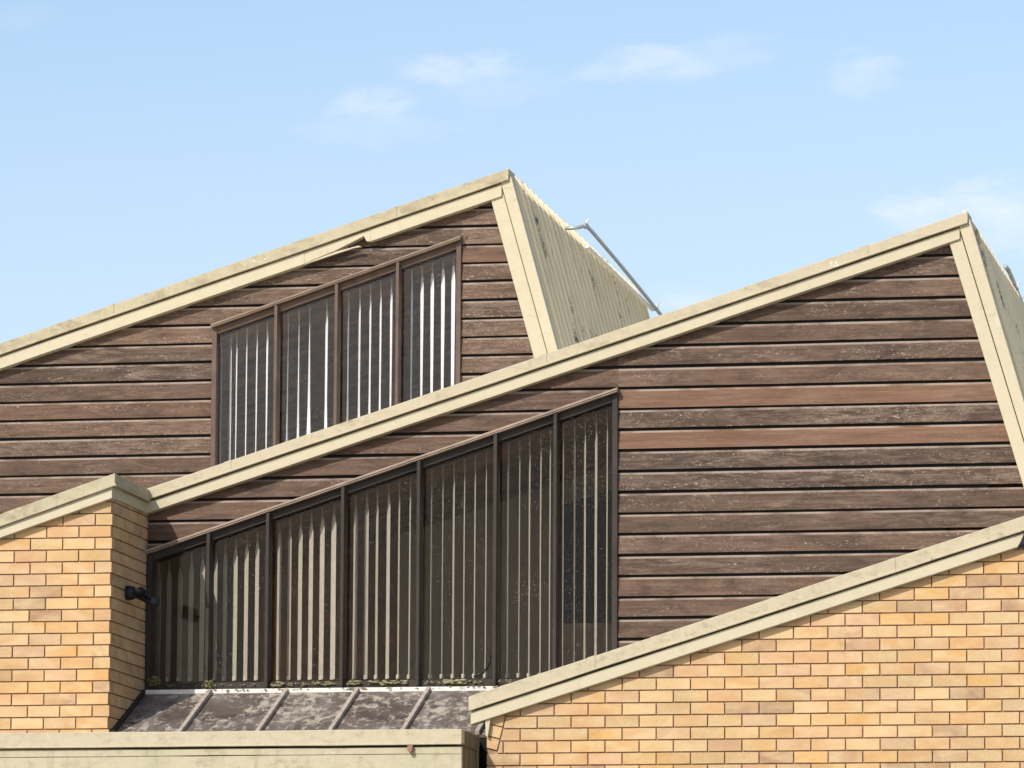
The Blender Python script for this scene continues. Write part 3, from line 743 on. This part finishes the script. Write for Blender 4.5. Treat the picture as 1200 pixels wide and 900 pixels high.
eb = MB(); eb.box((xgr-.05, YG+.102, zg-.104), (xgr-.001, YR-.022, zg-.004)); eb.box((xgr-.05, YG+.061, zg-.75), (xgr-.008, YR-.025, zg-.106)); rband(eb, zg-.112, zg-.100, xgr-.04, xgr+.008, YG+.03, YR-.02, 8, 6)
eb.box((xgr-.03, YR-.10, zg-.75), (xgr+.006, YR-.02, zg+.004)); eb.build('end_panel', M['stained'], gb, bevel=.004)
tb = MB(); tb.box((xgl, YG+.10, zg-.06), (xgr-.05, SY-.07, zg-.02)); tb.box((xgl, YG+.06, zg-.80), (xgr-.01, SY-.07, zg-.752)); tb.build('soffit', M['mossy'], gb)
bo = MB(); p = at(481, 877.5, YG); bo.tube([(p.x, YG-.03, p.z-.008), (p.x, YG+.02, p.z-.008)], .017, 8); bo.box((p.x-.018, YG-.02, p.z-.002), (p.x+.018, YG+.012, p.z+.025)); bo.build('bolt', M['rust'], gb)
xj = at(470, 884, YG).x

# ================================================================== LAMPS, PIPES
xr_ = xE
def tonet(pts): return [Vector(p) for p in pts]
lm = thing('flood_lamp', 'twin headed black floodlight on the shaded side of the left brick pier', 'lamp', at(146, 695, YL+.45))
yb_ = YL+.30
pb = Vector((xE, YL+.42, at(147, 695, YL+.42).z))
base = MB(); base.tube([(xE-.002, pb.y, pb.z), (xE+.03, pb.y, pb.z), (xE+.062, pb.y, pb.z), (xE+.075, pb.y, pb.z)], .05, 16, [.054, .054, .044, .028]); base.build('base', M['black'], lm, bevel=.002)
k1 = at(165.5, 694, YL+.35)
ar = MB(); ar.tube([pb+Vector((.06, 0, 0)), pb*.5+k1*.5+Vector((0, .02, .005)), k1+Vector((-.01, .09, 0))], .018, 8); ar.build('arm', M['black'], lm)
def head(c, d, r=.038):
    c = Vector(c); d = Vector(d).normalized(); m = MB()
    m.tube([c-d*.13, c-d*.11, c-d*.05, c, c+d*.055, c+d*.055, c+d*.01], r, 18, [r*.35, r*.62, r*.7, r*.95, r*1.05, r*.93, r*.85]); h = m.build('lamp_head', M['black'], lm, smooth=True)
    q = MB(); q.tube([c+d*.012, c+d*.018, c+d*.028], r, 16, [r*.84, r*.82, r*.3]); q.build('lens', M['lens'], h, smooth=True)
    e = MB(); 
    n = 18; 
    return h
head(k1+Vector((0, -.03, 0)), (CAM-k1)+Vector((1, 0, -1.2)))
k2 = at(180.5, 706, YL+.45); ar2 = MB(); ar2.tube([k1+Vector((0, .09, -.01)), k2*.6+k1*.4, k2-Vector((.06, 0, -.03))], .017, 8); ar2.build('arm', M['black'], lm)
head(k2-Vector((.025, 0, -.01)), (1, .15, -.42), .036)
# bell lamp by the right edge
q0 = at(1206, 634, YR-.16)
wlamp = thing('wall_lamp', 'black bell shaped lamp under the cream capping at the right edge', 'lamp', q0)
ax = Vector((-.12, -.10, -1)).normalized(); top = q0-ax*.085
m = MB(); m.tube([top, top+ax*.01, top+ax*.05, top+ax*.10, top+ax*.135, top+ax*.14, top+ax*.11], .05, 24, [.022, .036, .045, .058, .074, .070, .05]); m.build('shade', M['black'], wlamp, smooth=True)
m = MB(); m.tube([top, top+Vector((.03, .02, .03)), (top.x+.06, YR-.05, top.z+.035)], .012, 8); m.build('arm', M['black'], wlamp)
m = MB(); m.tube([(top.x+.06, YR-.053, top.z+.035), (top.x+.06, YR-.075, top.z+.035)], .04, 16); m.build('base', M['black'], wlamp)

def P3(px, py, Y): return at(px, py, Y)
pp = [P3(663, 267.5, YB+2.1), P3(672, 267, YB+2.1), P3(680, 266, YB+2.12), P3(685, 264.2, YB+2.2), P3(689, 266.5, YB+2.35), P3(694, 271.5, YB+2.6), P3(725, 308, YB+4.1), P3(750, 338.5, YB+5.4), P3(774.5, 369, YB+6.6)]
tube_pipe('bent grey pipe standing off the ribbed side of the rear bay', pp, [(pp[3], (.3, 1, 0)), (P3(768, 360.5, YB+6.3), pp[-1]-pp[-2])], 'pipes along the ribbed roof sides')
yf = YF
pq = [P3(1178, 312, yf+2.5), P3(1182, 317, yf+2.6), P3(1186, 326, yf+2.9), P3(1192, 342, yf+3.3), P3(1200, 362, yf+3.8), P3(1208, 382, yf+4.3)]
tube_pipe('grey pipe on the ribbed side of the front bay at the right edge', pq, [(P3(1190, 338, yf+3.2), pq[3]-pq[2]), (P3(1194.5, 354, yf+3.5), pq[3]-pq[2])], 'pipes along the ribbed roof sides')

# ================================================================== WEEDS AND MOSS ON THE SILL
def tuft(px, py, h, n, label, seed):
    rnd = random.Random(seed); b = at(px, py, YF-.09)
    m = MB()
    for _ in range(n):
        a = rnd.uniform(0, 6.28); rr = abs(rnd.gauss(0, h*.35)); c = b+Vector((math.cos(a)*rr, math.sin(a)*rr*.5-.01, rnd.uniform(0, h)*(1-rr/h*.6)))
        s = rnd.uniform(.006, .014); d1 = Vector((rnd.uniform(-1, 1), rnd.uniform(-1, 1), rnd.uniform(-.3, 1))).normalized(); d2 = d1.cross(Vector((rnd.uniform(-1, 1), 1, rnd.uniform(-1, 1)))).normalized()
        m.add([c-d1*s, c+d2*s*.55, c+d1*s*1.2, c-d2*s*.55], [(0, 1, 2, 3)])
    st = MB()
    for _ in range(5):
        st.tube([b, b+Vector((rnd.uniform(-.3, .3)*h, 0, h*.5)), b+Vector((rnd.uniform(-.7, .7)*h, -.01, h*rnd.uniform(.7, 1)))], .0022, 5)
    o = thing('weed', label, 'plant', b, 'weeds growing on the window sill')
    obj('foliage', m.v, m.f, M['weed'], o, fix=False)
    st.build('stem', M['weed'], o)
tuft(181, 803, .07, 90, 'small green weed at the shaded corner of the sill next to the brick pier', 1)
tuft(246, 806, .06, 80, 'small weed on the sill at the foot of the first mullion', 2)
rnd = random.Random(5); mm = MB()
def blob(c, s):
    b = bmesh.new(); bmesh.ops.create_icosphere(b, subdivisions=2, radius=1)
    vs = [Vector((v.co.x*s*1.5, v.co.y*s, v.co.z*s*.6))*(1+.45*noise.noise(v.co*2.3+Vector(c)*9))+Vector(c) for v in b.verts]
    b.verts.index_update(); mm.add(vs, [tuple(v.index for v in f.verts) for f in b.faces]); b.free()
for lo, hi, n, s in ((318, 332, 22, .010), (338, 362, 16, .007), (366, 392, 26, .009), (406, 422, 24, .010), (432, 478, 46, .010), (495, 515, 10, .006), (520, 545, 40, .011), (548, 566, 12, .006), (585, 600, 10, .007), (186, 300, 40, .005), (300, 580, 60, .004)):
    for _ in range(n):
        px = rnd.uniform(lo, hi); up = rnd.random()
        blob(at(px, 801.5-(px-400)*.013+rnd.uniform(-3, 1.5)*min(1, s/.009), YF-.035-rnd.random()*.03), s*rnd.uniform(.5, 1.25))
for _ in range(70):
    px = rnd.uniform(250, 585); blob(at(px, 807-(px-400)*.013+rnd.uniform(-1, 1), ys-.02-rnd.random()*.02), rnd.uniform(.003, .008))
o = mm.build('moss', M['moss'], None, smooth=True, fix=False); o['kind'] = 'stuff'; o['label'] = 'dry yellow moss along the sill of the front window'; o['category'] = 'moss'
# loose cable in the corner of the fifth pane
cb = MB(); cy = YF+.008
cb.tube([at(574.5, 768, cy), at(573.5, 776, cy), at(571, 782, cy), at(567, 787, cy), at(562, 790.5, cy), at(555, 793, cy)], .006, 8)
o = cb.build('cable', M['cable'], None, smooth=True); o['label'] = 'loose black cable curling in the lower corner of the fifth front pane'; o['category'] = 'cable'

# ================================================================== GROUND
m = MB(); m.add([(-900, -900, 0), (900, -900, 0), (900, 1500, 0), (-900, 1500, 0)], [(0, 1, 2, 3)])
o = m.build('ground', M['ground']); o['kind'] = 'structure'

# ================================================================== SKY AND SUN
tosun = Vector((-.45, -1.0, .79)).normalized()
w = bpy.data.worlds.new('World'); sc.world = w; w.use_nodes = True
nt = w.node_tree; nt.nodes.clear()
N_ = nt.nodes.new; Lk = nt.links.new
outw = N_('ShaderNodeOutputWorld'); bg = N_('ShaderNodeBackground'); sky = N_('ShaderNodeTexSky')
sky.sky_type = 'NISHITA'; sky.sun_disc = False; sky.sun_elevation = math.asin(tosun.z); sky.sun_rotation = math.atan2(tosun.x, tosun.y)
sky.air_density = 1.0; sky.dust_density = 1.3; sky.ozone_density = 1.0
tc = N_('ShaderNodeTexCoord'); sep = N_('ShaderNodeSeparateXYZ'); Lk(tc.outputs['Generated'], sep.inputs[0])
def wm(op, a, b=0.0, c=None):
    x = N_('ShaderNodeMath'); x.operation = op
    for i, q in enumerate((a, b) if c is None else (a, b, c)):
        if isinstance(q, bpy.types.NodeSocket): Lk(q, x.inputs[i])
        else: x.inputs[i].default_value = q
    return x.outputs[0]
ym = wm('MAXIMUM', sep.outputs[1], .05); U = wm('DIVIDE', sep.outputs[0], ym); Vv = wm('DIVIDE', sep.outputs[2], ym)
cmb = N_('ShaderNodeCombineXYZ'); Lk(U, cmb.inputs[0]); Lk(Vv, cmb.inputs[1])
def wnoise(sx, sy, det, off):
    mp = N_('ShaderNodeMapping'); mp.inputs['Scale'].default_value = (sx, sy, 1); mp.inputs['Location'].default_value = off
    Lk(cmb.outputs[0], mp.inputs[0]); x = N_('ShaderNodeTexNoise'); Lk(mp.outputs[0], x.inputs['Vector']); x.inputs['Scale'].default_value = 1
    x.inputs['Detail'].default_value = det; x.inputs['Roughness'].default_value = .6; x.inputs['Distortion'].default_value = .4
    return x.outputs[0]
n1 = wnoise(60, 150, 5, (0, 0, 0)); n2 = wnoise(140, 330, 5, (3, 1, 0))
total = None
pxu = 1/F
for (cx, cy, rx, ry, s) in ((438, 118, 75, 24, .55), (545, 82, 100, 26, .55), (560, 100, 120, 40, .22), (770, 76, 110, 30, .5), (850, 62, 90, 30, .28), (1015, 85, 60, 34, .38), (1130, 245, 120, 42, .75), (1200, 260, 120, 60, .6), (800, 352, 60, 24, .5), (440, 150, 110, 30, .22), (30, 20, 60, 20, .1)):
    d = ray(cx, cy); u_, v_ = d.x/d.y, d.z/d.y
    du = wm('DIVIDE', wm('SUBTRACT', U, u_), rx*pxu); dv = wm('DIVIDE', wm('SUBTRACT', Vv, v_), ry*pxu)
    r2 = wm('ADD', wm('MULTIPLY', du, du), wm('MULTIPLY', dv, dv))
    k = wm('SUBTRACT', 1.0, r2); k = wm('ADD', k, wm('MULTIPLY', wm('SUBTRACT', n1, .5), 2.6)); k = wm('ADD', k, wm('MULTIPLY', wm('SUBTRACT', n2, .5), 1.5))
    x = N_('ShaderNodeMapRange'); x.interpolation_type = 'SMOOTHSTEP'; Lk(k, x.inputs[0]); x.inputs[1].default_value = -.1; x.inputs[2].default_value = 1.6; x.inputs[3].default_value = 0; x.inputs[4].default_value = s*.8
    total = x.outputs[0] if total is None else wm('MAXIMUM', total, x.outputs[0])
fr_ = N_('ShaderNodeMapRange'); Lk(sep.outputs[1], fr_.inputs[0]); fr_.inputs[1].default_value = .3; fr_.inputs[2].default_value = .6
total = wm('MULTIPLY', total, fr_.outputs[0])
SKY = .15
vf = N_('ShaderNodeMapRange'); Lk(Vv, vf.inputs[0]); vf.inputs[1].default_value = .235; vf.inputs[2].default_value = .09; vf.inputs[3].default_value = 0; vf.inputs[4].default_value = .42
veil = N_('ShaderNodeMix'); veil.data_type = 'RGBA'; Lk(vf.outputs[0], veil.inputs[0]); Lk(sky.outputs[0], veil.inputs[6]); veil.inputs[7].default_value = (4.5, 4.5, 5.2, 1)
mx = N_('ShaderNodeMix'); mx.data_type = 'RGBA'; Lk(total, mx.inputs[0]); Lk(veil.outputs[2], mx.inputs[6]); mx.inputs[7].default_value = (5.6, 5.8, 6.3, 1)
Lk(mx.outputs[2], bg.inputs[0]); bg.inputs[1].default_value = SKY; Lk(bg.outputs[0], outw.inputs[0])
sl = bpy.data.lights.new('sun', 'SUN'); sl.energy = 3.7; sl.angle = rad(.53); sl.color = (1, .965, .91)
so = bpy.data.objects.new('sun', sl); COL.objects.link(so); so.rotation_euler = tosun.to_track_quat('Z', 'Y').to_euler(); so.location = (-10, -30, 25)

sc.view_settings.view_transform = 'Standard'; sc.view_settings.look = 'None'; sc.view_settings.gamma = 1
sc.view_settings.exposure = .22; sc.view_settings.use_curve_mapping = False
sc.cycles.max_bounces = 8; sc.cycles.transparent_max_bounces = 24; sc.cycles.use_denoising = True
